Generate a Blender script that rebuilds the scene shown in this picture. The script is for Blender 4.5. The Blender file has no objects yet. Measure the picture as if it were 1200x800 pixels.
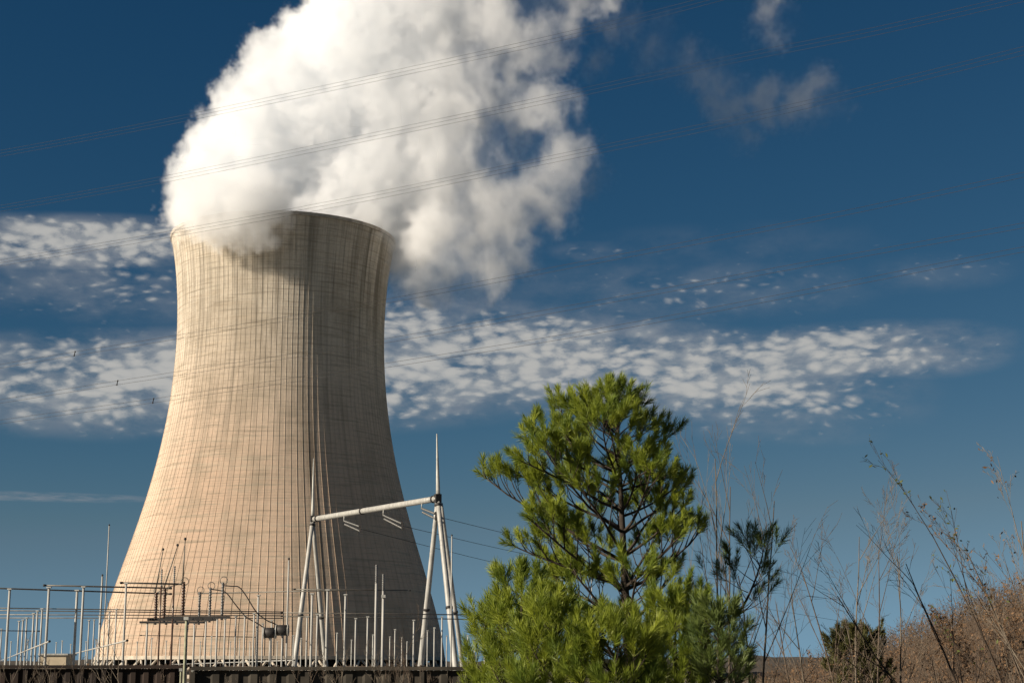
import bpy, bmesh, math, random
import numpy as np
from mathutils import Vector, Matrix, noise as mnoise
R = math.radians
PI = math.pi
sc = bpy.context.scene
COL = sc.collection

# ------------------------------------------------------------------ camera
CAM_Z = 1.7
PITCH = R(11.4)
F = 1925.0                      # focal length in pixels of a 1200 px wide frame
cam_d = bpy.data.cameras.new('camera')
cam_d.sensor_width = 36.0
cam_d.lens = 36.0 * F / 1200.0
cam_d.clip_start = 0.1
cam_d.clip_end = 60000
cam = bpy.data.objects.new('camera', cam_d)
COL.objects.link(cam)
cam.location = (0, 0, CAM_Z)
cam.rotation_euler = (R(90) + PITCH, 0, 0)
sc.camera = cam

# ------------------------------------------------------------------ light
SUN_EL = R(23)
SUN_AZ = R(25)                  # angle of the sun from -X towards the camera (-Y)
sun_vec = Vector((-math.cos(SUN_EL) * math.cos(SUN_AZ), -math.cos(SUN_EL) * math.sin(SUN_AZ), math.sin(SUN_EL)))
sl = bpy.data.lights.new('sun', 'SUN')
sl.energy = 5.0
sl.angle = R(0.5)
sl.color = (1.0, 0.875, 0.71)
so = bpy.data.objects.new('sun', sl)
COL.objects.link(so)
so.rotation_euler = sun_vec.to_track_quat('Z', 'Y').to_euler()

sc.view_settings.view_transform = 'Standard'
sc.view_settings.look = 'None'
sc.view_settings.gamma = 1
sc.view_settings.use_curve_mapping = False
sc.view_settings.exposure = 0.75
sc.cycles.use_denoising = True
sc.cycles.volume_bounces = 28
sc.cycles.max_bounces = 30
sc.cycles.diffuse_bounces = 3
sc.cycles.transparent_max_bounces = 16
sc.cycles.volume_step_rate = 1.5
sc.cycles.use_adaptive_sampling = True
sc.cycles.adaptive_threshold = 0.02

# ---- node helpers
class NT:
    def __init__(s, tree):
        s.t = tree
    def n(s, kind, **kw):
        nd = s.t.nodes.new(kind)
        for k, v in kw.items():
            setattr(nd, k, v)
        return nd
    def put(s, sock, v):
        if v is None:
            return
        if isinstance(v, bpy.types.NodeSocket):
            s.t.links.new(v, sock)
        elif isinstance(v, (tuple, list, Vector)):
            if sock.type == 'RGBA' and len(v) == 3:
                v = (*v, 1)
            sock.default_value = v
        else:
            sock.default_value = v
    def m(s, op, a, b=None, c=None, clamp=False):
        nd = s.t.nodes.new('ShaderNodeMath')
        nd.operation = op
        nd.use_clamp = clamp
        for i, v in enumerate((a, b, c)):
            if v is not None:
                s.put(nd.inputs[i], v)
        return nd.outputs[0]
    def vm(s, op, a, b=None, scale=None):
        nd = s.t.nodes.new('ShaderNodeVectorMath')
        nd.operation = op
        s.put(nd.inputs[0], a)
        if b is not None:
            s.put(nd.inputs[1], b)
        if scale is not None:
            s.put(nd.inputs['Scale'], scale)
        return nd.outputs['Value'] if op in ('DISTANCE', 'LENGTH', 'DOT_PRODUCT') else nd.outputs['Vector']
    def comb(s, x, y, z):
        nd = s.t.nodes.new('ShaderNodeCombineXYZ')
        for i, v in enumerate((x, y, z)):
            s.put(nd.inputs[i], v)
        return nd.outputs[0]
    def sep(s, v):
        nd = s.t.nodes.new('ShaderNodeSeparateXYZ')
        s.put(nd.inputs[0], v)
        return nd.outputs
    def noise(s, vec, scale, detail=4, rough=0.55, lac=2.0, dist=0.0, dim='3D'):
        nd = s.t.nodes.new('ShaderNodeTexNoise')
        nd.noise_dimensions = dim
        s.put(nd.inputs['Vector'], vec)
        for k, v in (('Scale', scale), ('Detail', detail), ('Roughness', rough), ('Lacunarity', lac), ('Distortion', dist)):
            s.put(nd.inputs[k], v)
        return nd.outputs[0]
    def mapr(s, v, a, b, c=0.0, d=1.0, smooth=True):
        nd = s.t.nodes.new('ShaderNodeMapRange')
        nd.interpolation_type = 'SMOOTHSTEP' if smooth else 'LINEAR'
        s.put(nd.inputs[0], v)
        for i, q in enumerate((a, b, c, d)):
            s.put(nd.inputs[1 + i], q)
        return nd.outputs[0]
    def mix(s, f, a, b, blend='MIX'):
        nd = s.t.nodes.new('ShaderNodeMix')
        nd.data_type = 'RGBA'
        nd.blend_type = blend
        s.put(nd.inputs[0], f)
        s.put(nd.inputs[6], a)
        s.put(nd.inputs[7], b)
        return nd.outputs[2]

# ---- world: Nishita sky with a far-off altocumulus layer
world = bpy.data.worlds.new('World')
sc.world = world
world.use_nodes = True
wt = NT(world.node_tree)
world.node_tree.nodes.clear()
SKY_STRENGTH = 0.05
sky = wt.n('ShaderNodeTexSky', sky_type='NISHITA')
sky.sun_disc = False
sky.sun_elevation = SUN_EL
sky.sun_rotation = math.atan2(sun_vec.x, sun_vec.y)
sky.altitude = 2500
sky.air_density = 1.0
sky.dust_density = 0.3
sky.ozone_density = 3.0
tc = wt.n('ShaderNodeTexCoord')
d = wt.vm('NORMALIZE', tc.outputs['Generated'])
dx, dy, dz = wt.sep(d)
az = wt.m('ARCTAN2', dx, dy)
el = wt.m('ARCSINE', dz)
def A(px): return (px - 600) / F
def E(py): return (788 - py) / F
def ell(px, py, rx, ry, slope=0.0, w=1.0):
    a = wt.m('SUBTRACT', az, A(px))
    e = wt.m('SUBTRACT', wt.m('SUBTRACT', el, E(py)), wt.m('MULTIPLY', a, slope))
    q = wt.m('ADD', wt.m('POWER', wt.m('ABSOLUTE', wt.m('DIVIDE', a, rx / F)), 2.5), wt.m('POWER', wt.m('ABSOLUTE', wt.m('DIVIDE', e, ry / F)), 2.5))
    return wt.m('MULTIPLY', wt.m('SUBTRACT', 1.0, q, clamp=True), w)
cover = None
for args in ((300, 455, 560, 75, .05, 1.0), (690, 430, 450, 74, -.12, .95), (1000, 426, 220, 42, 0, .9), (80, 308, 210, 40, .05, 1.02), (120, 350, 200, 60, 0, .55),
             (560, 385, 230, 42, 0, .55), (900, 510, 170, 26, -.05, .42), (850, 300, 260, 40, 0, .30), (800, 350, 300, 50, 0, .45), (700, 300, 70, 16, 0, .5),
             (1100, 340, 120, 30, 0, .36)):
    q = ell(*args)
    cover = q if cover is None else wt.m('MAXIMUM', cover, q)
sv = wt.comb(az, wt.m('MULTIPLY', el, 2.1), 0.0)
cover = wt.m('MULTIPLY', cover, wt.mapr(wt.noise(sv, 26, 6, .6), .30, .58, .70, 1.10))
warp = wt.noise(sv, 14, 3, .5)
sv2 = wt.vm('ADD', sv, wt.vm('SCALE', wt.comb(warp, wt.noise(sv, 17, 2, .5), 0.0), scale=0.03))
vor = wt.n('ShaderNodeTexVoronoi', feature='SMOOTH_F1', voronoi_dimensions='2D')
wt.put(vor.inputs['Vector'], sv2)
vor.inputs['Scale'].default_value = 84
vor.inputs['Smoothness'].default_value = 0.6
cell = wt.m('SUBTRACT', 1.0, wt.m('MULTIPLY', vor.outputs['Distance'], 1.35), clamp=True)
vor2 = wt.n('ShaderNodeTexVoronoi', feature='SMOOTH_F1', voronoi_dimensions='2D')
wt.put(vor2.inputs['Vector'], sv2)
vor2.inputs['Scale'].default_value = 165
vor2.inputs['Smoothness'].default_value = 0.6
fb = wt.m('ADD', wt.m('MULTIPLY', wt.noise(sv2, 85, 8, .66), .78), wt.m('MULTIPLY', wt.m('SUBTRACT', 1.0, vor2.outputs['Distance']), .20))
big = wt.noise(sv, 9, 3, .5)
dens = wt.m('ADD', wt.m('ADD', wt.m('MULTIPLY', cell, .30), wt.m('MULTIPLY', fb, .52)), wt.m('MULTIPLY', big, .45))
thr = wt.m('SUBTRACT', .98, wt.m('MULTIPLY', cover, .66))
cl = wt.mapr(wt.m('SUBTRACT', dens, thr), -0.09, .42)
cl = wt.m('MULTIPLY', cl, wt.mapr(cover, 0.0, 0.25))
# thin veil round the clouds and one long streak low on the left
veil = wt.m('MULTIPLY', wt.m('MULTIPLY', wt.mapr(cover, 0.1, .95), wt.mapr(wt.noise(sv, 20, 7, .62), .28, .62)), .62)
streak = wt.m('MULTIPLY', wt.m('MULTIPLY', ell(50, 594, 150, 6, 0.0), wt.mapr(wt.noise(wt.comb(az, wt.m('MULTIPLY', el, 6), 0.0), 40, 4, .6), .3, .7)), .75)
cl = wt.m('MAXIMUM', wt.m('MAXIMUM', cl, veil), streak)
cl = wt.m('MULTIPLY', cl, .93)
CLOUD = (0.255, 0.252, 0.242)
cloudc = wt.mix(wt.mapr(wt.m('SUBTRACT', dens, thr), -.1, .3), tuple(c * k for c, k in zip(CLOUD, (.62, .66, .76))), tuple(c * 1.12 for c in CLOUD))
# the photograph's deep polarised blue: each channel of the sky gets its own slope and weight
sr = wt.sep(sky.outputs[0])
def chan(c, g, k):
    return wt.m('MULTIPLY', wt.m('POWER', wt.m('MULTIPLY', c, SKY_STRENGTH), g), k / SKY_STRENGTH)
sg = chan(sr[1], 1.1, .535)
skyc = wt.comb(wt.m('MINIMUM', chan(sr[0], 1.75, 1.78), wt.m('MULTIPLY', sg, .56)), sg, wt.m('MAXIMUM', chan(sr[2], .88, .388), wt.m('MULTIPLY', sg, 1.36)))
bgA = wt.n('ShaderNodeBackground')
wt.put(bgA.inputs[0], skyc)
bgA.inputs[1].default_value = SKY_STRENGTH
bgB = wt.n('ShaderNodeBackground')
wt.put(bgB.inputs[0], cloudc)
bgB.inputs[1].default_value = 1.0
mx = wt.n('ShaderNodeMixShader')
wt.put(mx.inputs[0], cl)
world.node_tree.links.new(bgA.outputs[0], mx.inputs[1])
world.node_tree.links.new(bgB.outputs[0], mx.inputs[2])
wo = wt.n('ShaderNodeOutputWorld')
world.node_tree.links.new(mx.outputs[0], wo.inputs[0])
world.cycles.sampling_method = 'MANUAL'
world.cycles.sample_map_resolution = 1024

# ------------------------------------------------------------------ helpers
CT, ST = math.cos(PITCH), math.sin(PITCH)
def ray(px, py):
    c = (px - 600) / F
    u = (400 - py) / F
    return Vector((c, CT - u * ST, ST + u * CT))
def at(px, py, Y):                     # point seen at a place of the photo, Y metres ahead
    r = ray(px, py)
    return Vector((0, 0, CAM_Z)) + r * (Y / r.y)
def atz(px, py, z):                    # the same for a known height
    r = ray(px, py)
    return Vector((0, 0, CAM_Z)) + r * ((z - CAM_Z) / r.z)

def tag(o, label=None, cat=None, group=None, kind=None):
    if label: o['label'] = label
    if cat: o['category'] = cat
    if group: o['group'] = group
    if kind: o['kind'] = kind
    return o
def empty(name, loc, label, cat, group=None):
    o = bpy.data.objects.new(name, None)
    o.empty_display_size = .3
    COL.objects.link(o)
    o.location = loc
    return tag(o, label, cat, group)

class MB:
    """collects shapes, builds ONE mesh object"""
    def __init__(s):
        s.v, s.f, s.k = [], [], 0
    def raw(s, V, Fc):
        b = len(s.v)
        s.v += [tuple(p) for p in V]
        s.f += [tuple(i + b for i in q) for q in Fc]
    def tube(s, pts, rad, n=8, cap=True):
        pts = [Vector(p) for p in pts]
        m = len(pts)
        if not isinstance(rad, (list, tuple)):
            rad = [rad] * m
        b = len(s.v)
        side = None
        for i, p in enumerate(pts):
            t = (pts[min(i + 1, m - 1)] - pts[max(i - 1, 0)])
            t = t.normalized() if t.length > 1e-9 else Vector((0, 0, 1))
            if side is None:
                side = t.orthogonal().normalized()
            side = (side - t * side.dot(t))
            side = side.normalized() if side.length > 1e-6 else t.orthogonal().normalized()
            up = t.cross(side)
            for j in range(n):
                a = 2 * PI * j / n
                s.v.append(tuple(p + (side * math.cos(a) + up * math.sin(a)) * rad[i]))
        for i in range(m - 1):
            for j in range(n):
                j2 = (j + 1) % n
                s.f.append((b + i * n + j, b + i * n + j2, b + (i + 1) * n + j2, b + (i + 1) * n + j))
        if cap and n > 2:
            s.f.append(tuple(b + j for j in range(n))[::-1])
            s.f.append(tuple(b + (m - 1) * n + j for j in range(n)))
    def box(s, c, dim, rz=0):
        c = Vector(c)
        hx, hy, hz = dim[0] / 2, dim[1] / 2, dim[2] / 2
        M = Matrix.Rotation(rz, 3, 'Z')
        V = [c + M @ Vector((x * hx, y * hy, z * hz)) for x in (-1, 1) for y in (-1, 1) for z in (-1, 1)]
        s.raw(V, [(0, 1, 3, 2), (4, 6, 7, 5), (0, 4, 5, 1), (2, 3, 7, 6), (0, 2, 6, 4), (1, 5, 7, 3)])
    def lathe(s, base, prof, n=16, axis=None):
        """prof: (radius, height) from bottom to top along axis"""
        base = Vector(base)
        ax = Vector(axis).normalized() if axis is not None else Vector((0, 0, 1))
        sd = ax.orthogonal().normalized()
        up = ax.cross(sd)
        b = len(s.v)
        for r_, h in prof:
            for j in range(n):
                a = 2 * PI * j / n
                s.v.append(tuple(base + ax * h + (sd * math.cos(a) + up * math.sin(a)) * r_))
        m = len(prof)
        for i in range(m - 1):
            for j in range(n):
                j2 = (j + 1) % n
                s.f.append((b + i * n + j, b + i * n + j2, b + (i + 1) * n + j2, b + (i + 1) * n + j))
        s.f.append(tuple(b + j for j in range(n))[::-1])
        s.f.append(tuple(b + (m - 1) * n + j for j in range(n)))
    def build(s, name, mat, parent=None, smooth=True):
        me = bpy.data.meshes.new(name)
        loc = Vector(parent.location) if parent is not None else Vector((0, 0, 0))
        if parent is not None and parent.parent is not None:
            loc = loc + Vector(parent.parent.location)
        V = [(x - loc.x, y - loc.y, z - loc.z) for x, y, z in s.v]
        me.from_pydata(V, [], s.f)
        if smooth:
            me.polygons.foreach_set('use_smooth', [len(p) < 5 for p in s.f])
        me.materials.append(mat)
        me.update()
        o = bpy.data.objects.new(name, me)
        COL.objects.link(o)
        if parent is not None:
            o.parent = parent
        return o

# ------------------------------------------------------------------ materials
def mat(name, col, rough=.8, metal=0.0, var=.25, scale=3.0, col2=None, bump=0.0, spec=.3, detail=5, translucent=0.0, streak=None):
    m = bpy.data.materials.new(name)
    m.use_nodes = True
    t = NT(m.node_tree)
    bs = m.node_tree.nodes['Principled BSDF']
    tcn = t.n('ShaderNodeTexCoord')
    vec = tcn.outputs['Object']
    if streak:
        mp = t.n('ShaderNodeMapping')
        t.put(mp.inputs[0], vec)
        mp.inputs['Scale'].default_value = streak
        vec = mp.outputs[0]
    nz = t.noise(vec, scale, detail, .6)
    c2 = col2 or tuple(c * (1 - var) for c in col)
    c = t.mix(t.mapr(nz, .35, .65), c2, col)
    t.put(bs.inputs['Base Color'], c)
    bs.inputs['Roughness'].default_value = rough
    bs.inputs['Metallic'].default_value = metal
    bs.inputs['Specular IOR Level'].default_value = spec
    if bump:
        bn = t.n('ShaderNodeBump')
        bn.inputs['Strength'].default_value = bump
        bn.inputs['Distance'].default_value = .02
        t.put(bn.inputs['Height'], nz)
        t.put(bs.inputs['Normal'], bn.outputs[0])
    if translucent:
        tr = t.n('ShaderNodeBsdfTranslucent')
        t.put(tr.inputs[0], c)
        ms = t.n('ShaderNodeMixShader')
        ms.inputs[0].default_value = translucent
        out = m.node_tree.nodes['Material Output']
        m.node_tree.links.new(bs.outputs[0], ms.inputs[1])
        m.node_tree.links.new(tr.outputs[0], ms.inputs[2])
        m.node_tree.links.new(ms.outputs[0], out.inputs[0])
    return m
M = {}
M['paint'] = mat('light_grey_galvanised', (.36, .355, .33), .5, 0, .28, 1.2, spec=.4, streak=(3, 3, .6))
M['galv'] = mat('dull_galvanised', (.42, .42, .39), .55, .2, .35, 1.5, streak=(3, 3, .5))
M['brown_porcelain'] = mat('brown_porcelain', (.075, .04, .025), .3, 0, .3, 5, spec=.5)
M['grey_porcelain'] = mat('grey_porcelain', (.13, .13, .125), .35, 0, .3, 5, spec=.5)
M['alu'] = mat('weathered_aluminium', (.16, .15, .13), .5, .5, .3, 2)
M['cable'] = mat('aged_conductor', (.05, .045, .045), .7, .2, .3, 2)
M['darksteel'] = mat('dark_steel', (.045, .042, .04), .6, .3, .3, 2)
M['rust'] = mat('rusty_sheet_piling', (.030, .019, .014), .9, 0, .5, .8, bump=.4, col2=(.014, .010, .008), streak=(1, 1, .4))
M['wallgrey'] = mat('mossy_board_wall', (.055, .047, .036), .9, 0, .5, .9, bump=.4, col2=(.025, .022, .017))
M['bark'] = mat('pine_bark', (.055, .042, .032), .95, 0, .5, 14, bump=.6)
M['twig'] = mat('bare_twig', (.12, .09, .065), .9, 0, .5, 6)
M['twigpale'] = mat('pale_twig', (.17, .14, .105), .9, 0, .4, 6)
M['twigdark'] = mat('dark_twig', (.075, .055, .04), .9, 0, .5, 6)
M['needle'] = mat('pine_needles', (.285, .33, .038), .5, 0, 0, 2.6, col2=(.125, .18, .026), spec=.35, translucent=.38, detail=8)
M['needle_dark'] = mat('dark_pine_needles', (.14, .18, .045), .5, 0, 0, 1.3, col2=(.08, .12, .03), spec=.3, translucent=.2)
M['needle_olive'] = mat('olive_needles', (.10, .095, .03), .6, 0, 0, 2, col2=(.05, .055, .02), translucent=.15)
M['leafdead'] = mat('dead_leaf', (.21, .125, .065), .8, 0, .5, 1.2, translucent=.2, col2=(.10, .06, .033))
M['leafgreen'] = mat('late_leaf', (.11, .13, .035), .7, 0, .4, 2, translucent=.25)
M['ground'] = mat('rough_winter_grass', (.16, .13, .07), .95, 0, .5, .35, bump=.5, col2=(.085, .075, .04))
M['gravel'] = mat('yard_gravel', (.30, .28, .25), .95, 0, .35, 3, bump=.3)
M['hillsoil'] = mat('leaf_littered_hill', (.135, .088, .052), .95, 0, .5, .6, bump=.6, col2=(.07, .045, .028))
M['beige'] = mat('beige_cladding', (.45, .38, .27), .7, 0, .2, 1)

# ------------------------------------------------------------------ ground
def sheet(name, mt, x0, x1, y0, y1, z, nx, ny, amp, fr=.05):
    V, Fc = [], []
    for j in range(ny + 1):
        for i in range(nx + 1):
            x = x0 + (x1 - x0) * i / nx
            y = y0 + (y1 - y0) * j / ny
            V.append((x, y, z + (amp * mnoise.noise(Vector((x * fr, y * fr, 3))) if amp else 0)))
    for j in range(ny):
        for i in range(nx):
            a = j * (nx + 1) + i
            Fc.append((a, a + 1, a + nx + 2, a + nx + 1))
    b = MB()
    b.raw(V, Fc)
    o = b.build(name, mt)
    return tag(o, kind='structure')
sheet('ground', M['ground'], -9000, 9000, -3000, 12000, -.02, 30, 30, 0)
sheet('gravel_yard', M['gravel'], -160, 60, 62, 330, .004, 4, 4, 0)

# hill rising on the right, about 55-110 m away
def hill_z(x, y):
    s = max(0.0, x - (3.8 + .02 * y))
    base = 12.0 * (1 - math.exp(-(s / 24.0) ** 1.7))
    yf = math.exp(-((y - 62) / 30.0) ** 2)
    n = .9 * mnoise.noise(Vector((x * .09, y * .09, 0))) + .35 * mnoise.noise(Vector((x * .3, y * .3, 5)))
    edge = min(1.0, s / 8.0)
    return base * yf + n * edge * yf
def terrain(name, mt, x0, x1, y0, y1, nx, ny, fn):
    V, Fc = [], []
    for j in range(ny + 1):
        for i in range(nx + 1):
            x = x0 + (x1 - x0) * i / nx
            y = y0 + (y1 - y0) * j / ny
            V.append((x, y, fn(x, y)))
    for j in range(ny):
        for i in range(nx):
            a = j * (nx + 1) + i
            Fc.append((a, a + 1, a + nx + 2, a + nx + 1))
    b = MB()
    b.raw(V, Fc)
    return tag(b.build(name, mt), kind='structure')
terrain('hillside', M['hillsoil'], 1, 90, 12, 130, 110, 120, lambda x, y: hill_z(x, y) + .008)
# low far ridge along the horizon
def ridge_z(x, y):
    t = (y - 700) / 500.0
    return max(-.5, (8.5 + 3.5 * mnoise.noise(Vector((x * .004, 1, 0))) + 2.6 * mnoise.noise(Vector((x * .05, 4, y * .01))) + 1.2 * mnoise.noise(Vector((x * .17, 8, 0)))) * math.sin(PI * min(1, max(0, t))))
M['ridge'] = mat('wooded_ridge', (.075, .06, .045), .95, 0, .5, .02, col2=(.045, .04, .03))
terrain('far_ridge', M['ridge'], -900, 1000, 700, 1200, 300, 8, ridge_z)

# ------------------------------------------------------------------ cooling tower
prof_px = [(780, 114, 527), (760, 118.5, 523), (717, 127.2, 514), (685, 137.5, 503.5), (654, 147.5, 494.5), (600, 167, 476), (562, 177.5, 467.5),
           (530, 186.2, 461.5), (500, 194, 457), (467, 199.5, 453), (436, 203.2, 450), (400, 206, 449), (370, 206.6, 449.3), (335, 206, 452.5),
           (307, 203.8, 457), (290, 201.5, 460.5), (281, 200, 462)]
TD = 600.0
ang = (322 - 600) / F
# axis position from the mean of the middle of the silhouette
cx = np.mean([((l + r) / 2 - 600) / F * 1.0 for _, l, r in prof_px[2:6]])
def tower_fit():
    best = None
    for X in np.arange(-100, -80, .25):
        err = 0
        rows = []
        for y, l, r in prof_px:
            rl, rr = ray(l, y), ray(r, y)
            # horizontal tangent rays from the camera give the radius; heights from distance to the axis
            al, ar = math.atan2(rl.x, rl.y), math.atan2(rr.x, rr.y)
            ac = math.atan2(X, TD)
            D = math.hypot(X, TD)
            Rl, Rr = D * math.sin(ac - al), D * math.sin(ar - ac)
            Rm = (Rl + Rr) / 2
            err += (Rl - Rr) ** 2
            tl = math.sqrt(D * D - Rm * Rm)
            z = CAM_Z + tl * rl.z / math.hypot(rl.x, rl.y)
            z2 = CAM_Z + tl * rr.z / math.hypot(rr.x, rr.y)
            rows.append(((z + z2) / 2, Rm))
        if best is None or err < best[0]:
            best = (err, X, rows)
    return best
_, TX, rows = tower_fit()
rows.sort()
hz = np.array([q[0] for q in rows])
hr = np.array([q[1] for q in rows])
pc = np.polyfit(hz, hr, 5)
Z_TOP = float(hz[-1])
Z_BOT = 7.2
print('tower', TX, Z_TOP, [(round(a), round(b, 1)) for a, b in rows])
def tower_r(z):
    return float(np.polyval(pc, min(max(z, hz[0]), Z_TOP))) + max(0, hz[0] - z) * .33

def tower_mat():
    m = bpy.data.materials.new('weathered_tower_concrete')
    m.use_nodes = True
    t = NT(m.node_tree)
    nt = m.node_tree
    bs = nt.nodes['Principled BSDF']
    uv = t.n('ShaderNodeUVMap')
    uv.uv_map = 'UVMap'
    u, v, _ = t.sep(uv.outputs[0])        # u: metres round at 45 m radius, v: metres up
    vec = t.comb(u, v, 0.0)
    vstr = t.comb(u, t.m('MULTIPLY', v, .035), 0.0)
    hstr = t.comb(t.m('MULTIPLY', u, .05), v, 0.0)
    fine = t.noise(vec, .9, 6, .65)
    blotch = t.noise(t.comb(u, t.m('MULTIPLY', v, .7), 7.0), .07, 8, .68)
    streak = t.noise(vstr, .55, 6, .65)
    wide = t.noise(t.comb(u, t.m('MULTIPLY', v, .03), 3.0), .10, 4, .6)
    band = t.noise(hstr, .55, 4, .7)
    hi = t.mapr(v, 55, 140)
    warm = (.70, .545, .42)
    cool = (.74, .68, .58)
    c = t.mix(hi, warm, cool)
    c = t.mix(t.m('MULTIPLY', t.mapr(fine, .3, .7), .35), c, (.50, .42, .32))
    c = t.mix(t.m('MULTIPLY', t.mapr(blotch, .46, .62), .38), c, (.40, .335, .25))
    c = t.mix(t.m('MULTIPLY', t.mapr(band, .5, .64), .55), c, (.68, .59, .47))
    c = t.mix(t.m('MULTIPLY', t.mapr(t.noise(hstr, 1.1, 3, .6), .5, .66), .45), c, (.32, .27, .20))
    # vertical soot streaks, strongest towards the top
    sk = t.m('MULTIPLY', t.mapr(streak, .46, .64), t.m('ADD', .20, t.m('MULTIPLY', hi, .34)))
    c = t.mix(sk, c, (.24, .205, .16))
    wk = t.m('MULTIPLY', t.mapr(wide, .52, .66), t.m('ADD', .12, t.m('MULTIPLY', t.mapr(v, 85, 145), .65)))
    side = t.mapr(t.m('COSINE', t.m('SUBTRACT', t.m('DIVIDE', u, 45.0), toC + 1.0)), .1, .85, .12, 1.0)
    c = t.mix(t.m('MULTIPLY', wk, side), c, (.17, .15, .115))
    # lift joints every 1.6 m
    fr = t.m('FRACT', t.m('DIVIDE', v, 1.75))
    jl = t.m('MULTIPLY', t.m('SUBTRACT', 1.0, t.mapr(t.m('ABSOLUTE', t.m('SUBTRACT', fr, .5)), .0, .13)), t.mapr(t.noise(hstr, .8, 3, .5), .35, .6, .03, .22))
    c = t.mix(jl, c, (.17, .14, .105))
    # rib seams: a darker brown line beside each rib
    per = 2 * PI * 45.0 / NRIB
    fu = t.m('FRACT', t.m('DIVIDE', u, per))
    sm = t.m('SUBTRACT', 1.0, t.mapr(t.m('ABSOLUTE', t.m('SUBTRACT', fu, .10)), .03, .09))
    sm = t.m('MULTIPLY', sm, t.mapr(t.noise(t.comb(u, t.m('MULTIPLY', v, .08), 0.0), .4, 4, .6), .3, .65, .1, .65))
    c = t.mix(t.m('MULTIPLY', sm, .42), c, (.38, .30, .22))
    # one broad rusty stain down the shaded side
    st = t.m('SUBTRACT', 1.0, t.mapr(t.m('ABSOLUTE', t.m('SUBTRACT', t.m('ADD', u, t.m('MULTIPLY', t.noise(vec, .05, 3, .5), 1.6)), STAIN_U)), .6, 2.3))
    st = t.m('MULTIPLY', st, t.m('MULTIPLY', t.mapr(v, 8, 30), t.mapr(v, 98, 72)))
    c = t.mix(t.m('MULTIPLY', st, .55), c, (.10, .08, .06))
    t.put(bs.inputs['Base Color'], c)
    bs.inputs['Roughness'].default_value = 1.0
    bs.inputs['Diffuse Roughness'].default_value = 1.0
    bs.inputs['Specular IOR Level'].default_value = .1
    bn = t.n('ShaderNodeBump')
    bn.inputs['Strength'].default_value = .5
    bn.inputs['Distance'].default_value = .12
    t.put(bn.inputs['Height'], t.m('ADD', fine, t.m('MULTIPLY', jl, -.6)))
    t.put(bs.inputs['Normal'], bn.outputs[0])
    return m
NRIB = 132
toC = math.atan2(-TD, -TX)            # polar angle of the direction tower -> camera
def polar_for(frac):                    # place across the visible face, -1 left limb .. 1 right limb
    return toC + math.asin(frac)
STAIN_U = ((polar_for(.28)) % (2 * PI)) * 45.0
MT = tower_mat()
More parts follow.
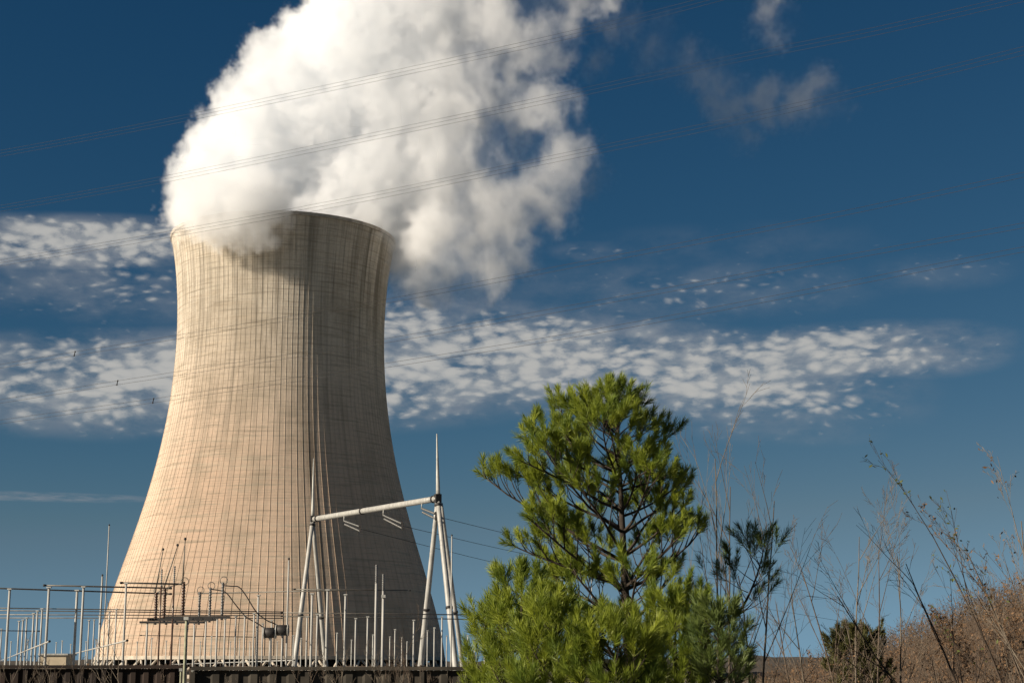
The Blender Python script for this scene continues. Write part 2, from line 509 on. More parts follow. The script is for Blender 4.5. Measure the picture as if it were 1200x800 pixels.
def build_tower():
    root = empty('cooling_tower', (TX, TD, 0), 'huge beige concrete cooling tower with waisted ribbed shell, steam at its mouth', 'cooling tower')
    fr = [(0.0, 0), (0.012, 1), (.075, 1), (.087, 0), (.36, 0), (.58, 0), (.79, 0)]
    NR = 150
    zs = [Z_BOT + (Z_TOP - Z_BOT) * i / NR for i in range(NR + 1)]
    A_, O_, U_ = [], [], []
    for k in range(NRIB):
        for f_, o_ in fr:
            A_.append(2 * PI * (k + f_) / NRIB)
            O_.append(o_)
    n = len(A_)
    A_ = np.array(A_); O_ = np.array(O_)
    V, UV = [], []
    for z in zs:
        r = tower_r(z)
        rib = (.125 if z < Z_TOP - 3.2 else .10) * (r / 60) ** 1.3
        rr = r + rib * O_
        for a, q in zip(A_, rr):
            V.append((q * math.cos(a), q * math.sin(a), z))
            UV.append((a * 45.0, z))
    Fc, FU = [], []
    for i in range(NR):
        for j in range(n):
            j2 = (j + 1) % n
            Fc.append((i * n + j, i * n + j2, (i + 1) * n + j2, (i + 1) * n + j))
            ua = A_[j] * 45; ub = (A_[j2] if j2 else 2 * PI) * 45
            FU += [(ua, zs[i]), (ub, zs[i]), (ub, zs[i + 1]), (ua, zs[i + 1])]
    # inside face
    b0 = len(V); ni = 192
    for z in zs[::3]:
        r = tower_r(z) - .9
        for j in range(ni):
            a = 2 * PI * j / ni
            V.append((r * math.cos(a), r * math.sin(a), z))
    m = len(zs[::3])
    for i in range(m - 1):
        for j in range(ni):
            j2 = (j + 1) % ni
            Fc.append((b0 + i * ni + j2, b0 + i * ni + j, b0 + (i + 1) * ni + j, b0 + (i + 1) * ni + j2))
            FU += [(j * 1.0, zs[3 * i])] * 4
    me = bpy.data.meshes.new('shell')
    me.from_pydata(V, [], Fc)
    uvl = me.uv_layers.new(name='UVMap')
    uvl.data.foreach_set('uv', np.array(FU, dtype=np.float32).ravel())
    me.materials.append(MT)
    o = bpy.data.objects.new('shell', me)
    COL.objects.link(o)
    o.parent = root
    # rim ring: walkway band and cornice
    def ring(name, prof, mt):
        b = MB()
        nn = 240
        for r_, z in prof:
            for j in range(nn):
                a = 2 * PI * j / nn
                b.v.append((TX + r_ * math.cos(a), TD + r_ * math.sin(a), z))
        L = len(prof)
        for i in range(L):
            i2 = (i + 1) % L
            for j in range(nn):
                j2 = (j + 1) % nn
                b.f.append((i * nn + j, i * nn + j2, i2 * nn + j2, i2 * nn + j))
        return b.build(name, mt, root, smooth=False)
    rt = tower_r(Z_TOP)
    rim_m = mat('rim_concrete', (.50, .44, .36), .95, 0, .4, .3)
    ring('rim', [(rt - 1.6, Z_TOP - .9), (rt + .28, Z_TOP - .9), (rt + .32, Z_TOP + .35), (rt - 1.6, Z_TOP + .35)], rim_m)
    rb = tower_r(Z_BOT)
    ring('ring_beam', [(rb - 1.3, Z_BOT - 1.1), (rb + .35, Z_BOT - 1.1), (rb + .35, Z_BOT + .02), (rb - 1.3, Z_BOT + .02)], rim_m)
    ring('basin', [(rb + 1.0, 0), (rb + 5.0, 0), (rb + 5.0, 1.2), (rb + 1.0, 1.2)], rim_m)
    # V-shaped raking columns round the air inlet
    b = MB()
    b.tube([(rb + 2.4, 0, 1.2), (rb - .4, 3.6, Z_BOT - 1.1)], .42, 8)
    b.tube([(rb + 2.4, 0, 1.2), (rb - .4, -3.6, Z_BOT - 1.1)], .42, 8)
    c0 = b.build('raking_column', rim_m)
    c0.parent = root
    NC = 50
    for k in range(NC):
        c = c0 if k == 0 else c0.copy()
        if k:
            COL.objects.link(c)
            c.parent = root
        c.rotation_euler = (0, 0, 2 * PI * k / NC)
    # dark fill inside the inlet
    fm = mat('dark_fill', (.02, .02, .02), 1, 0, .2, 1)
    b = MB()
    b.lathe((TX, TD, .1), [(rb - 6, 0), (rb - 6, Z_BOT - 1.5)], 96)
    b.build('fill_pack', fm, root)
build_tower()

# ------------------------------------------------------------------ steam
def steam(name, blobs, lo, hi, res, dens, label, noise_amp, fs, soft, seed=0, thin=None, group=None, cat='steam', hole=0.0):
    """a real volume grid: a union of puffs, eroded by several octaves of noise"""
    me = bpy.data.volumes.new(name)
    o = bpy.data.objects.new(name, me)
    COL.objects.link(o)
    tag(o, label, cat, group, kind='stuff')
    ng = bpy.data.node_groups.new(name, 'GeometryNodeTree')
    ng.interface.new_socket('Geometry', in_out='INPUT', socket_type='NodeSocketGeometry')
    ng.interface.new_socket('Geometry', in_out='OUTPUT', socket_type='NodeSocketGeometry')
    t = NT(ng)
    out = t.n('NodeGroupOutput')
    pos = t.n('GeometryNodeInputPosition').outputs[0]
    # swirl the lookup position
    wv = t.n('ShaderNodeTexNoise')
    t.put(wv.inputs['Vector'], t.vm('ADD', pos, (seed * 31.7, 0, 0)))
    wv.inputs['Scale'].default_value = fs * .8
    wv.inputs['Detail'].default_value = 3
    w = t.vm('SCALE', t.vm('SUBTRACT', wv.outputs['Color'], (.5, .5, .5)), scale=noise_amp * 1.3)
    p = t.vm('ADD', pos, w)
    sd = None
    for c, r in blobs:
        q = t.m('SUBTRACT', r, t.vm('DISTANCE', p, tuple(c)))
        if sd is None:
            sd = q
        else:
            nd = t.t.nodes.new('ShaderNodeMath')
            nd.operation = 'SMOOTH_MAX'
            t.put(nd.inputs[0], sd); t.put(nd.inputs[1], q); nd.inputs[2].default_value = 3.0
            sd = nd.outputs[0]
    nz = t.noise(t.vm('ADD', p, (seed * 13.1, 5, 0)), fs, 7, .60, 2.1)
    n2 = t.noise(t.vm('ADD', p, (3, seed * 7.1, 9)), fs * 3.2, 5, .6, 2.1)
    # billows: ridged
    bil = t.m('ABSOLUTE', t.m('SUBTRACT', nz, .5))
    val = t.m('ADD', sd, t.m('MULTIPLY', t.m('SUBTRACT', .10, bil), noise_amp * 2.6))
    val = t.m('ADD', val, t.m('MULTIPLY', t.m('SUBTRACT', .09, t.m('ABSOLUTE', t.m('SUBTRACT', n2, .5))), noise_amp * 2.8))
    n3 = t.noise(t.vm('ADD', p, (1, seed * 3.1, 4)), fs * 9, 4, .65, 2.1)
    val = t.m('ADD', val, t.m('MULTIPLY', t.m('SUBTRACT', n3, .5), noise_amp * 1.3))
    val = t.m('ADD', val, noise_amp * .12)
    dn = t.mapr(val, 0, soft)
    if hole:
        hn = t.noise(t.vm('MULTIPLY', t.vm('ADD', p, (77, seed * 3.0, 0)), (1, .22, 1)), fs * 1.3, 8, .66)
        X = t.sep(pos)[0]
        amt = t.mapr(X, thin[0], thin[1], 0.0, hole)
        dn = t.m('MULTIPLY', dn, t.m('SUBTRACT', 1.0, t.m('MULTIPLY', amt, t.mapr(hn, .445, .565, 1.0, 0.0)), clamp=True))
    dn = t.m('MULTIPLY', dn, dens if not hole or thin[0] < -300 else t.m('MULTIPLY', dens, t.mapr(t.sep(pos)[0], thin[0], thin[1], 1.6, .38)))
    vc = t.n('GeometryNodeVolumeCube')
    t.put(vc.inputs['Density'], dn)
    t.put(vc.inputs['Min'], lo)
    t.put(vc.inputs['Max'], hi)
    for k, s_ in zip(('Resolution X', 'Resolution Y', 'Resolution Z'), res):
        vc.inputs[k].default_value = s_
    m = bpy.data.materials.new(name)
    m.use_nodes = True
    m.node_tree.nodes.clear()
    mt = NT(m.node_tree)
    pv = mt.n('ShaderNodeVolumePrincipled')
    pv.inputs['Color'].default_value = (.938, .949, .962, 1) if name == 'steam_plume' else (.985, .99, .995, 1)
    pv.inputs['Density'].default_value = 1.0
    pv.inputs['Anisotropy'].default_value = .0
    mo = mt.n('ShaderNodeOutputMaterial')
    m.node_tree.links.new(pv.outputs[0], mo.inputs['Volume'])
    sm = t.n('GeometryNodeSetMaterial')
    sm.inputs['Material'].default_value = m
    ng.links.new(vc.outputs[0], sm.inputs[0])
    ng.links.new(sm.outputs[0], out.inputs[0])
    me.materials.append(m)
    md = o.modifiers.new('grid', 'NODES')
    md.node_group = ng
    return o
# puffs: (x, y, radius) as the photo shows them and metres ahead
PUFF = [(258, 247, 43, 562), (240, 250, 39, 572), (290, 248, 40, 557), (262, 262, 50, 592), (300, 262, 38, 590), (345, 262, 60, 603), (395, 262, 55, 598), (258, 215, 52, 600), (262, 175, 42, 606), (315, 190, 75, 604), (300, 140, 46, 604), (345, 110, 60, 606), (330, 75, 36, 606), (390, 170, 95, 612), (380, 70, 60, 610), (430, 60, 80, 603), (440, 230, 95, 606), (470, 140, 100, 610), (526, 280, 55, 574), (420, 10, 60, 606), (500, 40, 90, 606), (560, 90, 85, 596), (560, 190, 90, 590), (590, 260, 62, 580), (560, 310, 36, 575), (610, 30, 72, 583), (640, 130, 34, 580), (655, 185, 40, 582), (640, 230, 38, 590), (520, -60, 90, 604), (620, -50, 85, 580), (440, -60, 70, 610), (690, -20, 40, 561), (560, -140, 95, 598), (670, -140, 90, 571), (505, 320, 34, 575)]
bl = []
for x, y, r, Y in PUFF:
    bl.append((at(x, y, Y), r / F * Y / CT * .93))
lo = [min(c[i] - r for c, r in bl) - 16 for i in range(3)]
hi = [max(c[i] + r for c, r in bl) + 16 for i in range(3)]
hi[2] = min(hi[2], at(600, -150, 640).z)
VOX = .85
res = [int((hi[i] - lo[i]) / VOX) for i in range(3)]
print('plume grid', res)
steam('steam_plume', bl, tuple(lo), tuple(hi), res, .09, 'dense white billowing steam plume pouring from the cooling tower mouth', 11.0, .030, 2.6,
      seed=1, thin=(at(380, 200, 640).x, at(610, 200, 640).x), hole=.97)
# torn wisps drifting off to the right
W = [(770, 62, 22), (800, 70, 16), (845, 105, 22), (858, 130, 18), (868, 152, 14), (900, 118, 20), (940, 118, 22), (965, 105, 16), (980, 118, 12), (908, 18, 18),
     (905, 40, 14), (700, 75, 12), (725, 30, 20), (690, 210, 16), (686, 170, 14), (780, 30, 14), (820, 90, 16)]
wl = [(at(x, y, 650), r / F * 650 * 1.0) for x, y, r in W]
lo = [min(c[i] - r for c, r in wl) - 8 for i in range(3)]
hi = [max(c[i] + r for c, r in wl) + 8 for i in range(3)]
res = [int((hi[i] - lo[i]) / 1.2) for i in range(3)]
steam('steam_wisp', wl, tuple(lo), tuple(hi), res, .030, 'torn thin steam wisps drifting in blue sky right of the plume', 13.0, .05, 7.0,
      seed=4, thin=(-400, -300), hole=.85)
# ------------------------------------------------------------------ switchyard
ORD = ['first', 'second', 'third', 'fourth', 'fifth', 'sixth', 'seventh', 'eighth', 'ninth', 'tenth', 'eleventh', 'twelfth', 'thirteenth', 'fourteenth', 'fifteenth', 'sixteenth', 'seventeenth', 'eighteenth']
def post(px, py, z, r, label, group, m='paint', cat='post', name='support_post', top='cap', Y=None):
    p = atz(px, py, z) if Y is None else at(px, py, Y)
    r *= .5
    root = empty(name, (p.x, p.y, 0), label, cat, group)
    h = p.z
    b = MB()
    b.lathe((p.x, p.y, 0), [(r * 1.15, 0), (r * 1.1, h * .3), (r, h * .7), (r * .95, h)], 10)
    b.build('shaft', M[m], root)
    b = MB()
    b.box((p.x, p.y, .03), (r * 5, r * 5, .06))
    b.build('base_plate', M['galv'], root, smooth=False)
    if top == 'cap':
        b = MB()
        b.box((p.x, p.y, h + .04), (r * 3.4, r * 3.4, .08))
        b.build('cap_plate', M['galv'], root, smooth=False)
    elif top == 'insulator':
        b = MB()
        pr = []
        hh = h * .16
        for i in range(9):
            z0 = hh * i / 9
            pr += [(r * .7, z0), (r * 1.25, z0 + hh * .05), (r * .7, z0 + hh * .09)]
        b.lathe((p.x, p.y, h), [(r * .7, 0)] + pr[1:] + [(r * .7, hh)], 10)
        b.build('insulator', M['grey_porcelain'], root)
    elif top == 'ball':
        b = MB()
        b.lathe((p.x, p.y, h), [(.02, 0), (.07, .04), (.08, .12), (.02, .18)], 8)
        b.build('finial', M['darksteel'], root)
    return root
def cluster(items, z, r, fmt, group, **kw):
    for i, (x, y) in enumerate(items):
        post(x, y, z, r * random.uniform(.92, 1.08), fmt.format(ORD[i]), group, **kw)
random.seed(11)
cluster([(2, 737), (22.5, 728), (27, 726.5), (31.5, 724), (39.5, 719), (44, 716), (49.5, 713.5)], 6.0, .13,
        '{} short grey post of the receding row at the far left', 'short posts of the left row')
cluster([(11.5, 690.5), (57.5, 688.5), (90.5, 692), (98, 688)], 7.3, .17,
        '{} tall grey post from the left carrying the high bus pipes', 'tall bus posts on the left')
cluster([(104.5, 727), (110.5, 726.5), (117, 722), (128.5, 716.5), (136.5, 714)], 6.0, .12,
        '{} short post from the left beside the tower\'s left foot', 'short posts by the tower foot')
cluster([(148, 684)], 7.3, .13, 'tall thin post standing just left of the brown switch insulators', 'tall thin posts')
cluster([(172.7, 730), (219.5, 725), (228, 730.5), (241.5, 727.5), (254.8, 724.5)], 5.3, .14,
        '{} post from the left under the brown disconnect switches', 'posts under the disconnect switches')
cluster([(264, 725), (276.5, 722.5), (287, 721.5), (298, 719), (308, 731), (318.5, 727)], 5.4, .12,
        '{} short grey post from the left between the switches and dark drums', 'short posts before the lit tower')
cluster([(303, 698)], 7.0, .15, 'tall post between the drooping cables left of the dark drums', 'tall posts before the lit tower')
cluster([(338.5, 656)], 9.0, .11, 'thin tall mast rising close to the right drum', 'thin masts', top='ball')
cluster([(360, 723), (372, 720), (417, 725), (431, 723), (457, 746), (471, 747), (485, 727)], 5.4, .12,
        '{} short post from the left before the shaded tower wall', 'short posts before the shaded tower')
cluster([(366, 696), (384, 691.5), (405, 697)], 7.0, .15, '{} tall post from the left around the portal\'s left legs', 'tall posts by the left portal legs')
cluster([(441, 683), (449, 692)], 7.3, .17, '{} of two tall posts side by side midway between portal legs', 'tall posts between the portal legs', top='insulator')
cluster([(501, 739), (518, 723), (523.5, 745), (568, 724)], 5.6, .12,
        '{} short post from the left around the portal\'s right legs', 'short posts by the right portal legs')
cluster([(120, 675)], 9.0, .14, 'thicker lightning mast left of the tower foot', 'lightning masts', top='ball', name='lightning_mast')
cluster([(128, 616)], 15.0, .11, 'tallest thin lightning mast left of the tower foot', 'lightning masts', top='ball', name='lightning_mast')
cluster([(529.5, 628)], 14.0, .12, 'thin lightning mast just right of the portal', 'lightning masts', top='ball', name='lightning_mast')
cluster([(693, 660)], 13.0, .08, 'thin far mast seen through the pine branches', 'lightning masts', top='ball', name='lightning_mast')
for i, (x, y) in enumerate([(344, 745), (353, 748), (395, 742), (412, 750), (437, 744), (463, 738), (477, 752), (494, 748), (509, 736), (548, 745), (556, 750)]):
    post(x, y, 4.6, .09, '%s thin low post from the left, far back in the yard behind the portal' % ORD[i], 'low far posts', m='galv')
for i, (x, y) in enumerate([(161, 752), (178, 748), (195, 751), (211, 747), (235, 752), (248, 746), (270, 752), (281, 749), (293, 752), (325, 752)]):
    post(x, y, 4.4, .085, '%s thin low post from the left, far back before the sunlit tower' % ORD[i], 'low far posts before the tower', m='galv')
for i, (x, y) in enumerate([(13, 752), (33, 750), (66, 753), (73, 751), (83, 755), (101, 752), (113, 750)]):
    post(x, y, 4.4, .085, '%s thin low post from the left, far back against the sky' % ORD[i], 'low far posts against the sky', m='galv')

def pipe(x1, y1, x2, y2, z, r, label, group='horizontal bus pipes', z2=None, m='alu', name='bus_pipe'):
    a = atz(x1, y1, z)
    c = atz(x2, y2, z if z2 is None else z2)
    r *= .72
    b = MB()
    b.tube([a, (a + c) / 2, c], r, 8)
    o = b.build(name, M[m])
    tag(o, label, 'bus pipe', group)
    for q in (a, c):
        e = MB()
        e.tube([q - (c - a).normalized() * .08, q + (c - a).normalized() * .08], r * 1.45, 8)
        e.build('end_cap', M['darksteel'], o)
    return o
pipe(-60, 687, 200, 695.5, 7.5, .075, 'lower long high bus pipe running in from the left edge')
pipe(52, 685.5, 200, 688.8, 7.5, .075, 'upper high bus pipe starting at the second tall post')
pipe(142, 682.5, 214, 684, 7.5, .08, 'topmost short bus pipe ending at the brown insulators')
pipe(182, 695, 200, 687, 7.5, .05, 'short jumper pipe joining the first two switch tops')
pipe(193, 689, 216, 682, 7.5, .05, 'short jumper pipe joining the last two switch tops')
for i, (ya, yb) in enumerate([(711.5, 716.5), (714.5, 718.5), (719.5, 721), (723.5, 724)]):
    pipe(-40, ya, 330, yb, 6.05, .05, '%s from the top of four low thin bus pipes left of the drums' % ORD[i], 'low bus pipes on the left')
pipe(330, 717.5, 600, 720.5, 6.05, .055, 'upper low bus pipe crossing behind the portal legs', 'low bus pipes on the right')
pipe(330, 721.5, 600, 726, 6.05, .055, 'lower low bus pipe crossing behind the portal legs', 'low bus pipes on the right')
pipe(233, 695, 440, 690.5, 7.4, .06, 'high bus pipe from the first ringed insulator to the portal')
pipe(345, 690, 480, 691.5, 7.4, .05, 'short high bus pipe behind the left portal leg')
pipe(-40, 738, 46, 739, 5.0, .05, 'short low bus pipe at the far left edge')
pipe(165, 744, 300, 746, 5.0, .05, 'lowest thin bus pipe before the sunlit tower foot')
pipe(-10, 778, 58, 751, 3.2, .06, 'pale sloping pipe rising to the second tall post', 'pale sloping pipes', m='paint')
pipe(54, 773.5, 149, 750, 3.2, .06, 'pale sloping pipe rising to the post by the tower', 'pale sloping pipes', m='paint')
pipe(200, 778, 345, 773, 2.9, .07, 'pale rail running low before the tower foot', 'pale sloping pipes', m='paint')

def torus_pts(c, r, n=16, ax='y'):
    return [Vector(c) + (Vector((math.cos(a) * r, 0, math.sin(a) * r)) if ax == 'y' else Vector((math.cos(a) * r, math.sin(a) * r, 0))) for a in [2 * PI * i / n for i in range(n + 1)]]
def stack(b, base, top, r, n):
    base, top = Vector(base), Vector(top)
    ax = top - base
    L = ax.length
    pr = [(r * .6, 0)]
    for i in range(n):
        z0 = L * (i + .2) / n
        pr += [(r * .6, z0), (r, z0 + L * .25 / n), (r * .6, z0 + L * .5 / n)]
    pr += [(r * .6, L)]
    b.lathe(base, pr, 10, ax)
# three-phase disconnect switch
for k, (Y, xa, xb, yt, yb) in enumerate([(119, 182, 233, 694, 727), (113, 192, 245.5, 689, 724), (106, 214, 260, 683, 721)]):
    A1, B1 = at(xa, yb, Y), at(xb, yb - .5, Y)
    root = empty('disconnect_switch', (A1.x, Y, A1.z), '%s disconnect switch with brown insulators and a corona ring' % ['lowest leftmost', 'middle', 'highest rightmost'][k],
                 'disconnect switch', 'disconnect switches')
    b = MB()
    b.box(((A1.x + B1.x) / 2 - .3, Y, A1.z - .1), (B1.x - A1.x + 1.6, .3, .15))
    b.build('base_channel', M['darksteel'], root, smooth=False)
    b = MB()
    for q in range(5):
        xx = A1.x + (B1.x - A1.x) * q / 4
        b.box((xx, Y, A1.z - .22), (.10, .42, .1))
    b.build('drive_linkage', M['darksteel'], root, smooth=False)
    at_, bt = at(xa, yt, Y), at(xb, yt - 1, Y)
    for q0, q1 in ((A1, at_), (B1, bt)):
        ins = MB()
        stack(ins, (q0.x, Y, q0.z), (q0.x, Y, q1.z), .15 if q0 is A1 else .12, 11)
        ins.build('insulator', M['brown_porcelain'] if q0 is A1 else M['grey_porcelain'], root)
        c = MB()
        c.tube(torus_pts((q0.x + .05, Y, q1.z + .12), .24), .025, 6, cap=False)
        c.build('corona_ring', M['alu'], root)
    # open blade pointing up, with a ball at its tip
    tip = at(xa + [9, 16, 3][k], [645, 640, 633][k], Y)
    bl_ = MB()
    bl_.tube([(at_.x, Y, at_.z), tip], [.05, .03], 8)
    o = bl_.build('raised_blade', M['alu'], root)
    bb = MB()
    bb.lathe(tip, [(.02, 0), (.09, .05), (.09, .15), (.02, .2)], 8)
    bb.build('contact_tip', M['darksteel'], o)
post(204, 684, 7.5, .12, 'dark brown insulator post between second and third switch blades', 'brown posts', m='brown_porcelain', top='insulator')
post(189, 687, 7.5, .11, 'dark brown post beside the first switch blade', 'brown posts', m='brown_porcelain', top='insulator')

def spline(ps, n=8):
    ps = [Vector(p) for p in ps]
    out = []
    for i in range(len(ps) - 1):
        p0, p1, p2, p3 = ps[max(i - 1, 0)], ps[i], ps[i + 1], ps[min(i + 2, len(ps) - 1)]
        for k in range(n):
            t = k / n
            out.append(.5 * ((2 * p1) + (p2 - p0) * t + (2 * p0 - 5 * p1 + 4 * p2 - p3) * t * t + (3 * p1 - p0 - 3 * p2 + p3) * t ** 3))
    out.append(ps[-1])
    return out
def cable(pts, Y, r, label, m='darksteel'):
    b = MB()
    b.tube(spline([at(x, y, Y) for x, y in pts]), r, 6)
    return tag(b.build('drooping_cable', M[m]), label, 'cable', 'drooping cables to the drums')
cable([(261, 685.5), (272, 686.5), (280, 687.5), (288, 697), (300, 716), (312, 726), (321, 730), (326, 733)], 107, .04, 'drooping cable from the highest corona ring to the right drum')
cable([(246.5, 690), (258, 691.5), (266, 695), (276, 708), (288, 722), (300, 729), (311, 736)], 110, .04, 'drooping cable from the middle corona ring to the left drum')
for k, (x, y, Y) in enumerate([(316.5, 741, 109), (330.8, 738, 106)]):
    c = at(x, y, Y)
    root = empty('wave_trap', (c.x, c.y, c.z - .42), '%s dark drum-shaped coil with pale end rings on its post' % ['left, slightly lower', 'right, slightly higher'][k], 'drum coil', 'dark drum coils')
    b = MB()
    b.lathe(c - Vector((.36, 0, 0)), [(.30, 0), (.34, .02), (.34, .70), (.30, .72)], 20, (1, 0, 0))
    b.build('coil', M['darksteel'], root)
    for sgn in (-1, 1):
        e = MB()
        e.tube(torus_pts((0, 0, 0), .36, 20), .03, 6, cap=False)
        e.v = [(y_ + c.x + sgn * .37, x_ + c.y, z_ + c.z) for x_, y_, z_ in e.v]
        e.build('end_ring', M['galv'], root)
        s_ = MB()
        for a in range(3):
            q = Vector((0, math.cos(a * PI / 3), math.sin(a * PI / 3))) * .34
            s_.tube([c + Vector((sgn * .38, 0, 0)) - q, c + Vector((sgn * .38, 0, 0)) + q], .02, 6)
        s_.build('spider', M['galv'], root)
    p = post(x, y + 7, 0, .11, '%s post carrying a dark drum coil' % ['left', 'right'][k], 'posts under the drum coils', Y=Y)

# ---- the big portal
pl, pr = at(366.5, 609, 196), at(513, 585, 171)
root = empty('line_portal', (pl.x, pl.y, 0), 'white tubular A-frame portal with spikes in front of the shaded tower', 'steel portal')
def member(name, a, c, r0, r1=None, m='paint', bands=()):
    b = MB()
    n = 8
    b.tube([a.lerp(c, i / n) for i in range(n + 1)], [r0 + ((r1 if r1 is not None else r0) - r0) * i / n for i in range(n + 1)], 14)
    o = b.build(name, M[m], root)
    for t in bands:
        e = MB()
        q = a.lerp(c, t)
        dv = (c - a).normalized() * .12
        e.tube([q - dv, q + dv], (r0 + ((r1 or r0) - r0) * t) * 1.25, 14)
        e.build('flange', M['darksteel'], o)
    return o
def foot(px, py, Y):
    p = at(px, py, Y)
    return p
def leg(apx, fx, Yf, r, bands):
    # px place where the leg passes behind the wall (y 783) then down to the ground
    f = at(fx, 783, Yf)
    dirn = f - apx
    t = apx.z / (apx.z - f.z)
    g = apx + dirn * t
    member('leg', Vector((g.x, g.y, 0)), apx, r * 1.08, r * .8, bands=bands)
leg(pl, 344.5, 192, .30, (.42, .97))
leg(pl, 382, 201, .28, (.42, .97))
leg(pr, 492.5, 174, .30, (.42, .97))
leg(pr, 534, 166, .31, (.42, .97))
leg(pr + Vector((.3, 1.0, -.3)), 542.5, 178, .24, (.42,))
member('crossbeam', pl + Vector((.2, -.1, .1)), pr + Vector((0, 0, .1)), .32, .32, bands=(.03, .42, .97))
member('spike', at(366.5, 606, 196), at(367.5, 537, 196), .22, .05, m='galv')
member('spike', at(513.5, 583, 171), at(512, 508, 171), .24, .06, m='galv')
for q, rr in ((pl, .36), (pr, .42)):
    e = MB()
    e.box(q + Vector((0, 0, .1)), (rr * 1.5, rr * 1.5, rr * 2.2), .4)
    e.build('node_plate', M['darksteel'], root, smooth=False)
# tension strings and the conductors that leave to the right
for k, (x1, y1, x2, y2, t, ex, ey) in enumerate([(403, 610, 421, 616.5, .28, 760, 690), (449, 603.5, 470.5, 613, .58, 760, 668), (494, 595.5, 509.5, 601.5, .87, 760, 650)]):
    Yb = 196 + (171 - 196) * t
    a, c = at(x1, y1, Yb - .6), at(x2, y2, Yb - 3.5)
    root2 = empty('insulator_string', tuple(a), '%s pair of grey insulator rods slung under the portal beam' % ['left', 'middle', 'right'][k], 'insulator string', 'insulator strings under the beam')
    for off in (0, .55):
        b = MB()
        o_ = Vector((.15 * (off > 0), 0, -off))
        stack(b, a + o_ * .7, c + o_, .13, 16)
        b.build('insulator', M['grey_porcelain'], root2)
    b = MB()
    b.box(c + Vector((.1, 0, -.25)), (.16, .12, .9))
    b.build('yoke', M['darksteel'], root2, smooth=False)
    b = MB()
    b.tube([a, a + Vector((0, 0, .6)) + (pr - pl).normalized() * .05], .06, 6)
    b.build('hanger', M['galv'], root2)
    e = at(ex, ey, 250)
    f = e + (e - c) * 1.2 + Vector((0, 0, 2))
    b = MB()
    b.tube(spline([c + Vector((0, 0, -.25)), c.lerp(e, .5) + Vector((0, 0, -.9)), e, f], 6), .028, 5)
    tag(b.build('conductor', M['cable']), '%s thin conductor leaving the portal to the right' % ['lowest', 'middle', 'highest'][k], 'cable', 'conductors leaving the portal')

# ---- overhead lines, each phase a bundle held together by spacers
def line(pts, Y0, Y1, offs, label, spacers=(), r=None):
    r = .0115 if len(offs) == 3 else .0145
    n = len(pts)
    P = []
    x0, x1 = pts[0][0], pts[-1][0]
    for x, y in pts:
        s = (x - x0) / (x1 - x0)
        P.append(at(x, y, 1 / ((1 - s) / Y0 + s / Y1)))
    P = spline(P, 8)
    root = empty('conductor_bundle', tuple(P[0]), label, 'power line', 'overhead line bundles')
    dv = (P[-1] - P[0]).normalized()
    sd = dv.cross(Vector((0, 0, 1))).normalized()
    for ox, oz in offs:
        b = MB()
        b.tube([p + sd * ox + Vector((0, 0, oz)) for p in P], r, 5, cap=False)
        b.build('conductor', M['cable'], root)
    for sx in spacers:
        i = min(range(len(P)), key=lambda i: abs((P[i].x / (P[i].y * CT + (P[i].z - CAM_Z) * ST)) * F + 600 - sx))
        p0 = P[i]
        q = P[i + 1] if i + 1 < len(P) else P[i - 1]
        # interpolate to the wanted place
        best = min((p0.lerp(q, k / 20) for k in range(-20, 21)), key=lambda p: abs((p.x / (p.y * CT + (p.z - CAM_Z) * ST)) * F + 600 - sx))
        b = MB()
        for k in range(len(offs)):
            o1, o2 = offs[k], offs[(k + 1) % len(offs)]
            b.tube([best + sd * o1[0] + Vector((0, 0, o1[1])), best + sd * o2[0] + Vector((0, 0, o2[1]))], .05, 6)
            b.lathe(best + sd * o1[0] + Vector((0, 0, o1[1] - .08)), [(.03, 0), (.07, .03), (.07, .13), (.03, .16)], 8)
        b.build('spacer', M['darksteel'], root)
tri = [(-.22, .0), (.22, .12), (0.0, -.42)]
two = [(0, .0), (.1, -.42)]
line([(-150, 205), (60, 168), (243, 132), (450, 88), (675, 38), (900, -20), (1350, -150)], 165, 105, tri, 'topmost triple-wire overhead line crossing the upper plume')
line([(-150, 268), (60, 233), (207, 206), (430, 160), (657, 112), (850, 70), (1050, 30), (1350, -40)], 165, 105, tri, 'second overhead triple-wire line crossing mid plume')
line([(-150, 334), (0, 307), (200, 273), (430, 230), (657, 183), (825, 148), (1000, 108), (1350, 20)], 165, 105, tri, 'third overhead triple-wire line passing just above the tower rim')
line([(-150, 455), (0, 427), (88, 412), (205, 393), (450, 351), (700, 303), (950, 255), (1195, 203), (1350, 170)], 175, 115, two, 'uppermost of three twin-wire lines crossing the tower waist', (88,))
line([(-150, 492), (0, 468), (138, 446), (203, 436), (450, 397), (700, 352), (950, 306), (1195, 262), (1350, 232)], 175, 115, two, 'middle of three twin-wire lines crossing the tower waist', (138,))
line([(-150, 515), (0, 492), (180, 467), (300, 449), (450, 426), (700, 385), (950, 338), (1195, 290), (1350, 262)], 175, 115, two, 'lowest of three twin-wire lines crossing the tower waist', (180,))

